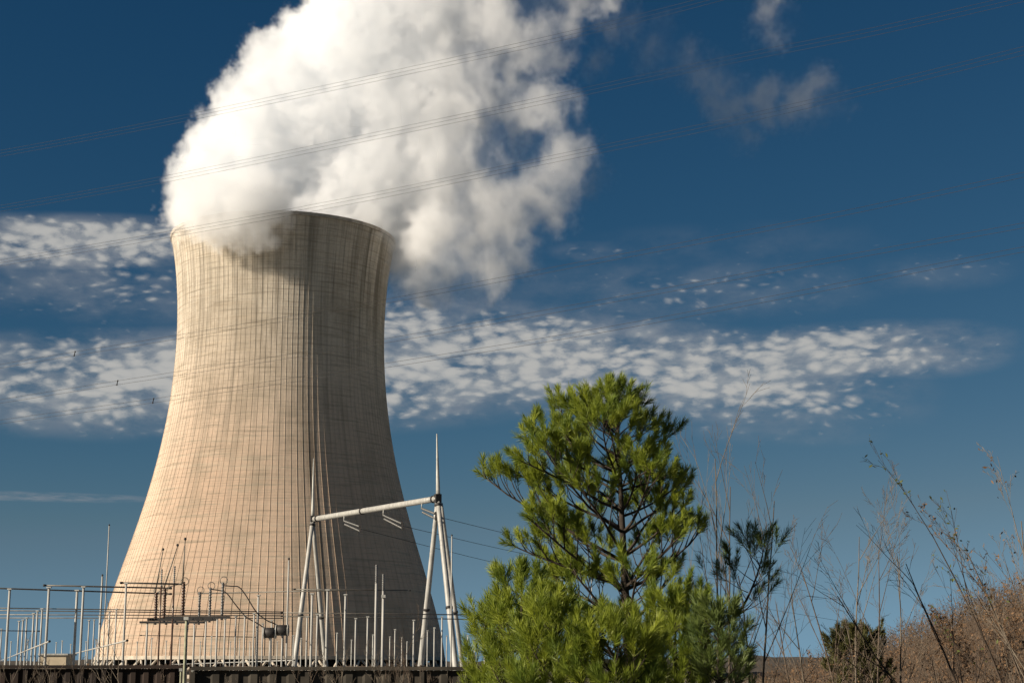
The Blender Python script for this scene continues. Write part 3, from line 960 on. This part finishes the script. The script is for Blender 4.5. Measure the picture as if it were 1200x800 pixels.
# ---- walls at the bottom
def sheet_wall(x0, x1, ytop, Y, m, label, name, pitch=.35, dep=.06):
    a, c = at(x0, ytop, Y), at(x1, ytop, Y)
    h = a.z
    n = int((c.x - a.x) / pitch)
    b = MB()
    V, Fc = [], []
    th = .03
    for i in range(n + 1):
        for q, (fx, fy) in enumerate(((0, 0), (.35, 0), (.5, dep), (.85, dep))):
            x = a.x + (i + fx) * pitch
            V += [(x, Y + fy, 0), (x, Y + fy, h), (x, Y + fy + th, h), (x, Y + fy + th, 0)]
    m_ = len(V) // 4
    for i in range(m_ - 1):
        for k in range(3):
            Fc.append((i * 4 + k, i * 4 + k + 1, i * 4 + 5 + k, i * 4 + 4 + k))
    b.raw(V, Fc)
    o = b.build(name, M[m], smooth=False)
    tag(o, label, 'wall')
    e = MB()
    e.box(((a.x + c.x) / 2 + pitch * .3, Y + dep / 2, h + .05), (c.x - a.x + pitch * .8, dep + .2, .09))
    e.build('coping', M[m], o, smooth=False)
    for i in range(0, n + 1, 6):
        e = MB()
        e.box((a.x + i * pitch, Y - .08, h / 2 - .02), (.12, .1, h - .04))
        e.build('stud', M[m], o, smooth=False)
sheet_wall(-60, 207, 783, 45, 'rust', 'dark rusty corrugated wall along the left bottom edge', 'rusty_wall')
sheet_wall(227, 551, 785, 44, 'wallgrey', 'brown mossy wall below the portal, right of the gap', 'mossy_wall', .5, .06)
M['palegreen'] = mat('lichened_concrete', (.33, .34, .24), .9, 0, .4, 4)
post(218.5, 726, 0, .075, 'pale greenish post standing in the gap between the walls', 'gate posts', m='palegreen', Y=44)
post(226.5, 786, 0, .06, 'short pale greenish post at the gap\'s right side', 'gate posts', m='palegreen', Y=44.6)
post(212, 786, 0, .05, 'short pale post at the gap\'s left side', 'gate posts', m='palegreen', Y=44.6)
post(449.3, 700, 0, .07, 'pale post rising over the mossy wall between the portal legs', 'gate posts', m='paint', Y=46, top='cap')
# hut and picket run far left
c = at(67, 775, 130)
root = empty('equipment_hut', (c.x, c.y, 0), 'small beige equipment hut low at the left behind the wall', 'hut')
b = MB(); b.box((c.x, c.y, (c.z + .5) / 2), (2.0, 2.4, c.z + .5)); b.build('wall', M['beige'], root, smooth=False)
b = MB(); b.box((c.x, c.y, c.z + .56), (2.3, 2.7, .12)); b.build('roof', M['galv'], root, smooth=False)
b = MB(); b.box((c.x + .3, c.y - 1.22, 1.0), (.8, .05, 1.9)); b.build('door', M['galv'], root, smooth=False)
for k, (xa, xb) in enumerate([(88, 106), (140, 262), (262, 345), (395, 500)]):
    a, c = at(xa, 776, 128), at(xb, 776, 128)
    root = empty('yard_fence', (a.x, a.y, 0), ['short brown picket fence beside the beige hut', 'low dark picket fence before the sunlit tower foot',
                 'low dark picket fence below the dark drums', 'low dark picket fence between the portal legs'][k], 'fence', 'low yard fences')
    b = MB()
    for zz in (.6, c.z - .3):
        b.tube([(a.x, a.y, zz), (c.x, a.y, zz)], .04, 6)
    b.build('rail', M['twigdark'], root)
    b = MB()
    n = int((c.x - a.x) / .32)
    for i in range(n + 1):
        if random.random() < .85:
            b.box((a.x + i * .32, a.y + .06, (c.z - random.uniform(0, .35)) / 2), (.16, .03, c.z - random.uniform(0, .2)))
    b.build('pickets', M['twigdark'] if k else M['leafdead'], root, smooth=False)

# ------------------------------------------------------------------ plants
class Needles:
    def __init__(s):
        s.V, s.n = [], 0
    def tuft(s, rng, p, d, L, nl, cnt, wid=.0055, ang=(.35, .95)):
        """needles along a shoot from p towards d"""
        p = np.array(p); d = np.array(d); d = d / np.linalg.norm(d)
        a = np.cross(d, [0.3, .5, .8]); a /= np.linalg.norm(a)
        b = np.cross(d, a)
        t = rng.random(cnt) ** .8
        ph = rng.random(cnt) * 2 * PI
        th = rng.uniform(ang[0], ang[1], cnt) * (1.15 - .6 * t)
        rad = np.outer(np.cos(ph), a) + np.outer(np.sin(ph), b)
        dirs = d * np.cos(th)[:, None] + rad * np.sin(th)[:, None]
        ln = nl * rng.uniform(.75, 1.1, cnt)
        o = p + d * (L * t)[:, None]
        tip = o + dirs * ln[:, None]
        tip[:, 2] -= .012 * rng.random(cnt)
        w = np.cross(dirs, rng.normal(size=(cnt, 3)))
        w /= np.linalg.norm(w, axis=1)[:, None]
        w *= wid / 2
        mid = o * .45 + tip * .55
        V = np.stack([o - w * .7, o + w * .7, mid + w, tip, mid - w], axis=1)
        s.V.append(V.reshape(-1, 3))
        s.n += cnt
    def build(s, name, m, parent):
        V = np.concatenate(s.V)
        loc = np.array(parent.location)
        me = bpy.data.meshes.new(name)
        idx = np.arange(s.n * 5).reshape(-1, 5)
        me.vertices.add(len(V)); me.vertices.foreach_set('co', (V - loc).astype(np.float32).ravel())
        me.loops.add(s.n * 5); me.loops.foreach_set('vertex_index', idx.ravel().astype(np.int32))
        me.polygons.add(s.n); me.polygons.foreach_set('loop_start', (np.arange(s.n) * 5).astype(np.int32))
        me.update(calc_edges=True)
        me.materials.append(m)
        o = bpy.data.objects.new(name, me)
        COL.objects.link(o)
        o.parent = parent
        return o
UP = Vector((0, 0, 1))
def pine(path, prof, whorls, label, group, seed, needle='needle', nper=5, dens=1.0, nl=.17, wid=.006, side=(1.0, 1.0), rise=.55, tuftL=.2, cnt=95, tr=.07, cat='pine tree', name='pine_tree', bare=.3, extra=(), upc=.10, lmin=.78):
    """path: trunk points from the ground up; prof(t) branch length at a fraction t of the trunk"""
    rnd = random.Random(seed)
    rng = np.random.default_rng(seed)
    P = spline(path, 6)
    H = P[-1].z - P[0].z
    root = empty(name, tuple(P[0]), label, cat, group)
    tb = MB()
    n = len(P)
    tb.tube(P, [tr * (1 - .88 * i / (n - 1)) for i in range(n)], 8)
    tb.build('trunk', M['bark'], root)
    lb = MB()
    N = Needles()
    def along(t):
        f = t * (n - 1)
        i = min(int(f), n - 2)
        return P[i].lerp(P[i + 1], f - i)
    def shoot(p, d, L, r, lvl):
        # one curved twig; returns its points
        pts = [p.copy()]
        m = 5
        dd = d.normalized()
        for i in range(m):
            dd = (dd + UP * (upc if lvl == 0 else .16) + Vector((rnd.uniform(-1, 1), rnd.uniform(-1, 1), rnd.uniform(-.7, .7))) * .13).normalized()
            pts.append(pts[-1] + dd * (L / m))
        lb.tube(pts, [r * (1 - .7 * i / m) for i in range(m + 1)], 5)
        # foliage at the tip
        N.tuft(rng, pts[-1] - dd * tuftL * .6, dd, tuftL * rnd.uniform(.8, 1.25), nl * rnd.uniform(.8, 1.1), int(cnt * rnd.uniform(.7, 1.25)), wid)
        if lvl >= 1 and rnd.random() < .75:
            N.tuft(rng, pts[-2], (pts[-1] - pts[-2]), tuftL * .7, nl * .85, int(cnt * .45), wid)
        return pts
    for wi, (t, bl_) in enumerate(whorls):
        base = along(t)
        k = nper + rnd.choice((-1, 0, 0, 1))
        a0 = rnd.uniform(0, 6.28)
        for q in range(k):
            a = a0 + 2 * PI * q / k + rnd.uniform(-.35, .35)
            sx = side[0] if math.cos(a) < 0 else side[1]
            sf = 1 + (sx - 1) * abs(math.cos(a))
            L = bl_ * sf * rnd.uniform(lmin, 1.06)
            rs = rise * (1.0 - .1 * t) * rnd.uniform(.8, 1.2)
            d_ = Vector((math.cos(a), math.sin(a), rs))
            pb = base + Vector((0, 0, rnd.uniform(-.06, .06)))
            r0 = tr * .42 * (1 - .6 * t) * (.6 + .4 * min(1, L / 1.2))
            pts = shoot(pb, d_, L, r0, 0)
            m = len(pts) - 1
            ns = max(2, int(L * 7.5 * dens))
            for j in range(ns):
                f = bare + (1 - bare) * (j + rnd.random() * .8) / ns
                i = min(int(f * m), m - 1)
                p = pts[i].lerp(pts[i + 1], f * m - i)
                ax = (pts[i + 1] - pts[i]).normalized()
                sd = ax.cross(UP).normalized() * (1 if j % 2 else -1)
                d2 = ax * .75 + sd * rnd.uniform(.4, .9) + UP * rnd.uniform(-.05, .5)
                L2 = max(.14, (1 - f) * L * .55 + .16) * rnd.uniform(.7, 1.1)
                p2 = shoot(p, d2, L2, r0 * .4, 1)
                if L2 > .3:
                    for w_ in range(int(L2 * 5 * dens)):
                        f3 = rnd.uniform(.35, .85)
                        i3 = min(int(f3 * 5), 4)
                        p3 = p2[i3].lerp(p2[i3 + 1], f3 * 5 - i3)
                        ax3 = (p2[i3 + 1] - p2[i3]).normalized()
                        d3 = ax3 * .8 + Vector((rnd.uniform(-1, 1), rnd.uniform(-1, 1), rnd.uniform(0, .9))) * .7
                        shoot(p3, d3, rnd.uniform(.13, .24), r0 * .22, 2)
    # leader
    N.tuft(rng, P[-1] - UP * .12, (P[-1] - P[-2]), tuftL * 1.3, nl, int(cnt * 1.3), wid)
    for q in range(4):
        a = q * 1.57 + rnd.random()
        shoot(along(.95), Vector((math.cos(a) * .45, math.sin(a) * .45, 1)), .17, tr * .1, 2)
    for p, d_, L in extra:
        shoot(Vector(p), Vector(d_), L, tr * .15, 1)
    lb.build('branches', M['bark'], root)
    N.build('needles', M[needle], root)
    return N.n
def gp(px, Y):                    # ground point below a column of the photo
    return Vector(((px - 600) / F * Y, Y, 0))
Yp = 20.0
S = Yp / F / CT                    # metres per photo pixel at the pine
def wh(lst, path):
    z0, z1 = path[0].z, path[-1].z
    return [((at(700, y, path[0].y).z - z0) / (z1 - z0), L) for y, L in lst]
mp = [gp(745, Yp), at(739, 810, Yp), at(733, 700, Yp), at(729, 610, Yp), at(725, 530, Yp), at(722, 464, Yp)]
tot = pine(mp, None, wh([(880, 170 * S), (835, 160 * S), (792, 165 * S), (748, 160 * S), (708, 152 * S), (672, 142 * S), (645, 142 * S), (616, 124 * S), (588, 104 * S), (562, 84 * S), (540, 64 * S),
                     (520, 46 * S), (502, 30 * S), (486, 15 * S)], mp),
     'large bright green pine in the middle foreground', 'foreground pines', 5, nper=5, dens=.86, upc=.05, lmin=.55, rise=.44, side=(1.20, .86), tr=.075, cnt=100, bare=.36, nl=.135, wid=.005, tuftL=.17)
def small(px, top, hw, Y, lab, seed, needle='needle', **kw):
    path = [gp(px + 3, Y), at(px + 2, 850, Y), at(px, (850 + top) / 2, Y), at(px - 1, top + 8, Y)]
    s_ = Y / F / CT
    z0, z1 = 0, path[-1].z
    L0 = hw * s_
    ws = []
    z = .35
    while z < z1 - .12:
        f = (z - 0) / z1
        ws.append((f, L0 * (1 - f) ** .5 * 1.15 + .1))
        z += .33
    return pine(path, None, ws, lab, 'foreground pines', seed, needle=needle, tr=.045, nl=.15, wid=.005, **kw)
tot += small(612, 672, 56, 17.5, 'low yellowish pine sapling filling the lower left of the big pine', 21, dens=1.1, cnt=90)
tot += small(652, 722, 74, 16.5, 'low pine sapling between the yellowish one and the big trunk', 22, dens=1.1, cnt=90)
tot += small(722, 745, 70, 16.2, 'low pine sapling right before the big pine trunk', 23, dens=1.0, cnt=90)
tot += small(792, 706, 62, 18.0, 'low pine sapling at the right foot of the big pine', 24, dens=1.1, cnt=95)
tot += small(576, 715, 36, 18.5, 'smallest pine sapling at the left end of the green clump', 25, dens=1.0, cnt=80)
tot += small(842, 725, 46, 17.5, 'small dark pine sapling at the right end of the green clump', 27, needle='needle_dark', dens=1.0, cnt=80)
# leaning dark pine on the right
dp = [gp(806, 21), at(812, 790, 21), at(826, 745, 21), at(862, 722, 21), at(884, 682, 21), at(896, 640, 21)]
ex = []
for x, y, dxx, dzz, L in [(858, 725, .1, 1, .75), (872, 706, -.45, 1, .7), (880, 690, .8, .5, .35), (850, 728, -.5, .9, .9), (866, 716, .9, .1, .55), (888, 668, -.6, .9, .45), (880, 690, .7, 1, .4), (862, 722, 1, .35, .7), (845, 734, .4, -.2, .5)]:
    ex.append((at(x, y, 21), (dxx, random.uniform(-.5, .5), dzz), L))
    ex.append((at(x + 3, y - 3, 21), (dxx + random.uniform(-.5, .5), random.uniform(-.8, .8), dzz), L * .7))
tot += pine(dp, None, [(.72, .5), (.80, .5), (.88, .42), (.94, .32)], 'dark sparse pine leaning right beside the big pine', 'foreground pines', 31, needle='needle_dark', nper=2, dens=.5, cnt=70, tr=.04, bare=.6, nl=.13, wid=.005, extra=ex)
# small olive conifer
tot += pine([gp(1006, 30), at(1006, 800, 30), at(1005, 756, 30)], None, [(f, .98 * (1 - f) ** .45 + .08) for f in [i / 12 + .1 for i in range(11)]], 'small olive cedar among the bare brush at right', 'small cedars', 41,
            needle='needle_olive', nper=6, dens=.75, nl=.12, wid=.010, tuftL=.14, cnt=50, tr=.05, cat='cedar', name='cedar_tree', bare=.1, rise=.9)
print('needles', tot)

def leaf_quads(rng, pts, size, V, Fc):
    for p in pts:
        a = rng.normal(size=3); a /= np.linalg.norm(a)
        b = np.cross(a, rng.normal(size=3)); b /= np.linalg.norm(b)
        s_ = size * rng.uniform(.6, 1.2)
        i = len(V)
        V += [tuple(p - a * s_), tuple(p + b * s_ * .45), tuple(p + a * s_), tuple(p - b * s_ * .45)]
        Fc.append((i, i + 1, i + 2, i + 3))
def bare_plant(base, d, L, r, label, seed, m='twig', levels=4, kids=3, spread=.7, group='bare shrubs', name='bare_shrub', stems=1, up=.12, droop=0.0, leaves=0, leafm='leafdead', cat='bare shrub', wig=.16, minr=.0021, leafs=.03):
    rnd = random.Random(seed)
    rng = np.random.default_rng(seed)
    root = empty(name, tuple(base), label, cat, group)
    tips = []
    def grow(b, p, d, L, r, lvl):
        m_ = 7 if lvl == 0 else 5
        pts = [p.copy()]
        dd = d.normalized()
        for i in range(m_):
            dd = (dd + Vector((rnd.uniform(-1, 1), rnd.uniform(-1, 1), rnd.uniform(-1, 1))) * wig + UP * (up - droop * (i / m_))).normalized()
            pts.append(pts[-1] + dd * L / m_)
        b.tube(pts, [max(minr, r * (1 - .75 * i / m_)) for i in range(m_ + 1)], 5 if lvl < 2 else 3, cap=False)
        if lvl >= levels:
            tips.append(pts[-1])
            return
        n = kids + rnd.choice((0, 1, 1)) + (2 if lvl == 0 else 0)
        for j in range(n):
            f = .22 + .78 * (j + rnd.random() * .9) / n
            f = min(f, .99)
            i = min(int(f * m_), m_ - 1)
            q = pts[i].lerp(pts[i + 1], f * m_ - i)
            ax = (pts[i + 1] - pts[i]).normalized()
            o_ = ax.orthogonal().normalized()
            o_.rotate(Matrix.Rotation(rnd.uniform(0, 6.28), 3, ax))
            grow(b, q, ax + o_ * rnd.uniform(.5, 1.1) * spread, L * rnd.uniform(.35, .55) * (1.1 - .45 * f), max(minr, r * .5 * (1 - .5 * f)), lvl + 1)
            if lvl >= 1:
                tips.append(q)
    for s_ in range(stems):
        b = MB()
        dd = Vector(d) + Vector((rnd.uniform(-1, 1), rnd.uniform(-1, 1), 0)) * (.45 if stems > 1 else 0)
        grow(b, Vector(base) + Vector((rnd.uniform(-.15, .15), rnd.uniform(-.15, .15), 0)) * (stems > 1), dd, L * rnd.uniform(.75, 1.1) if stems > 1 else L, r, 0)
        b.build('stem', M[m], root)
    if leaves:
        V, Fc = [], []
        idx = rng.integers(0, len(tips), leaves)
        leaf_quads(rng, [np.array(tips[i]) + rng.normal(size=3) * .02 for i in idx], leafs, V, Fc)
        b = MB()
        b.raw(V, Fc)
        b.build('leaves', M[leafm], root, smooth=False)
    return root
def hgt(px, Y, extra=0.0):
    x = (px - 600) / F * Y
    return Vector((x, Y, (hill_z(x, Y) if Y > 12 else 0) + extra))
# twigs before the walls
LBL = iter([])
sp = [(12, 26, 2.0, 'twig'), (40, 24, 2.1, 'twigpale'), (62, 27, 1.9, 'twig'), (88, 25, 2.1, 'twigpale'), (118, 26, 2.0, 'twig'), (160, 22, 2.4, 'twigpale'), (185, 27, 1.9, 'twig'), (30, 29, 1.9, 'twig')]
for i, (x, Y, L, m) in enumerate(sp):
    bare_plant(gp(x, Y), (random.uniform(-.25, .25), 0, 1), L * .82, .014, '%s bare twiggy shrub from the left before the rusty wall' % ORD[i], 100 + i, m, levels=3, spread=.75, group='bare shrubs before the rusty wall')
sp = [(300, 27, 1.75), (322, 24, 1.8), (400, 25, 1.95), (428, 23, 2.1), (447, 26, 2.2), (462, 24, 2.4), (480, 25, 2.2), (498, 23, 2.1), (520, 26, 2.0), (545, 22, 1.9), (372, 25, 1.7)]
for i, (x, Y, L) in enumerate(sp):
    bare_plant(gp(x, Y), (random.uniform(-.5, .5), 0, 1), L * .85, .016, '%s bare tangled shrub before the mossy wall' % ORD[i], 140 + i, 'twig' if i % 3 else 'twigpale', levels=3, kids=3, spread=1.0, group='bare shrubs before the mossy wall')
# tall thin ones beside the pine
def tall(xb, xt, yt, Y, lab, seed, m='twig', **kw):
    a = hgt(xb, Y)
    t = at(xt, yt, Y)
    d_ = t - a
    return bare_plant(a, d_, d_.length * .97, .022, lab, seed, m, group='bare saplings', name='bare_sapling', cat='bare sapling', wig=kw.pop('wig', .05), up=.0, **kw)
tall(838, 822, 528, 22, 'tall pale bare sapling rising over the pine\'s right shoulder', 200, 'twigpale', levels=3, spread=.5, minr=.0021)
tall(850, 833, 560, 23, 'slender bare sapling close behind the dark pine', 201, 'twig', levels=3, spread=.45, minr=.0021)
tall(878, 893, 575, 22, 'bare sapling forked above the dark pine', 202, 'twig', levels=3, spread=.5, minr=.0021)
tall(872, 870, 665, 20, 'short dark bare sapling under the dark pine', 203, 'twigdark', levels=3, spread=.7)
tall(990, 955, 650, 26, 'left bare sapling of the bright open group at right', 204, 'twig', levels=4, spread=.6)
tall(985, 1003, 620, 27, 'tallest bare sapling left of the olive cedar top', 205, 'twigpale', levels=4, spread=.5)
tall(1010, 1035, 632, 28, 'bare sapling directly above the olive cedar', 206, 'twig', levels=4, spread=.5)
tall(1045, 1058, 640, 30, 'upright bare sapling right of the olive cedar', 207, 'twigpale', levels=4, spread=.5)
tall(955, 925, 690, 24, 'low leaning bare sapling between dark pine and open brush', 208, 'twigpale', levels=3, spread=.7)
tall(935, 905, 700, 25, 'bare sapling leaning left next to the dark pine', 209, 'twig', levels=3, spread=.7)
tall(1120, 1010, 668, 22, 'long dark bare stem arching left over the slope', 210, 'twigdark', levels=3, spread=.6, wig=.08)
tall(1160, 1062, 645, 21, 'second long bare stem arching left over the slope', 211, 'twigdark', levels=3, spread=.6, wig=.08)
tall(1215, 1090, 612, 20, 'arching branch with a few hanging leaves at the right edge', 212, 'twigdark', levels=3, spread=.5, wig=.07, leaves=120, leafm='leafgreen')
tall(1240, 1120, 640, 21, 'thick brown branch arching in from the right edge', 213, 'twig', levels=4, spread=.6, wig=.09, leaves=110, leafm='leafdead')
tall(1230, 1185, 600, 19, 'twiggy sapling at the very right edge', 214, 'twigpale', levels=4, spread=.6, leaves=90)
rr = random.Random(9)
SH = ['grey', 'pale', 'brown', 'dark']
for i in range(70):
    x = 884 + i * 5.0 + rr.uniform(-4, 4)
    Y = rr.uniform(22, 46)
    b_ = hgt(x, Y)
    L = rr.uniform(1.1, 2.0) * (.8 + .4 * i / 70)
    mm = rr.choice(['twig', 'twig', 'twigpale', 'twigdark'])
    colr = {'twig': 'grey-brown', 'twigpale': 'pale', 'twigdark': 'dark'}[mm]
    place = ['between dark pine and olive cedar', 'around the olive cedar', 'at the foot of the brown slope', 'on the brown slope'][min(3, i // 18)]
    bare_plant(b_, (rr.uniform(-.6, .3), 0, 1), L, .016, '%s bare shrub %s, %s from the left' % (colr, place, ORD[i % 18]), 300 + i, mm, levels=4, kids=2, spread=.9, group='bare shrubs on the right',
               leaves=rr.choice((0, 60, 160)), leafm='leafdead')
bare_plant(hgt(1122, 42), (0, 0, 1), 2.0, .03, 'dense dark brown thicket standing alone on the brown slope', 402, 'twigdark', levels=4, kids=4, spread=.8, stems=3, leaves=1500, leafm='leafdead', name='leafy_shrub', cat='leafy shrub', group=None, leafs=.04)
bare_plant(hgt(1165, 40), (0, 0, 1), 1.9, .03, 'russet-leaved thicket on the brown slope near the right edge', 403, 'twigdark', levels=4, kids=4, spread=.8, stems=3, leaves=1100, leafm='leafdead', name='leafy_shrub', cat='leafy shrub', group=None, leafs=.04)
# leafy vine shrub left of the pine
bare_plant(gp(574, 18.0), (0, 0, 1), 1.75, .02, 'small leafy shrub at the left edge of the pines', 400, 'twigdark', levels=3, kids=4, spread=.6, leaves=900, leafm='leafgreen', name='leafy_shrub', cat='leafy shrub', group=None, leafs=.035)

# dense brush over the hillside: nobody could count it
rng = np.random.default_rng(3)
V, Fc = [], []
b = MB()
cnt_ = 0
pts = []
for i in range(26000):
    Y = rng.uniform(26, 96)
    px = rng.uniform(850, 1290)
    x = (px - 600) / F * Y
    z = hill_z(x, Y)
    hh = rng.random() ** 1.4 * (1.0 + .5 * mnoise.noise(Vector((x * .4, Y * .4, 0)))) * 1.15
    hh *= min(1.0, max(.35, (x - 6) / 10))
    pts.append(np.array((x + rng.normal() * .05, Y, z + hh)))
leaf_quads(rng, pts, .055, V, Fc)
b.raw(V, Fc)
root = b.build('hill_brush_leaves', M['leafdead'], smooth=False)
tag(root, 'brown dead-leaved brush covering the slope at right', 'brush', kind='stuff')
b = MB()
for i in range(9000):
    Y = rng.uniform(26, 96)
    px = rng.uniform(850, 1290)
    x = (px - 600) / F * Y
    z = hill_z(x, Y)
    L = rng.uniform(.4, 1.7) * min(1.0, max(.5, (x - 6) / 10))
    d_ = Vector((rng.normal() * .5, rng.normal() * .4, 1)).normalized()
    p0 = Vector((x, Y, z - .05))
    p1 = p0 + d_ * L * .5
    p2 = p1 + (d_ + Vector((rng.normal() * .35, rng.normal() * .3, -.1))).normalized() * L * .5
    b.tube([p0, p1, p2], [.012, .008, .004], 3, cap=False)
    q = p1 + (d_ + Vector((rng.normal() * .8, rng.normal() * .5, .1))).normalized() * L * .35
    b.tube([p1, q], [.006, .003], 3, cap=False)
o = b.build('hill_brush_twigs', M['twig'])
tag(o, 'tangle of bare brown brush stems covering the slope at right', 'brush', kind='stuff')
# rough grass and weeds at the foot of the walls and pines
b = MB()
V, Fc = [], []
for i in range(16000):
    Y = rng.uniform(14, 43)
    px = rng.uniform(-60, 1260)
    x = (px - 600) / F * Y
    h = rng.uniform(.15, .5)
    a = rng.uniform(0, 6.28)
    w = .012
    l = rng.normal(size=2) * .12
    k = len(V)
    z0 = hill_z(x, Y) if Y > 12 else 0
    V += [(x - w * math.cos(a), Y - w * math.sin(a), z0), (x + w * math.cos(a), Y + w * math.sin(a), z0), (x + l[0], Y + l[1], z0 + h)]
    Fc.append((k, k + 1, k + 2))
b.raw(V, Fc)
o = b.build('dry_grass', M['ground'], smooth=False)
tag(o, 'dry rough grass before the walls and pines', 'grass', kind='stuff')
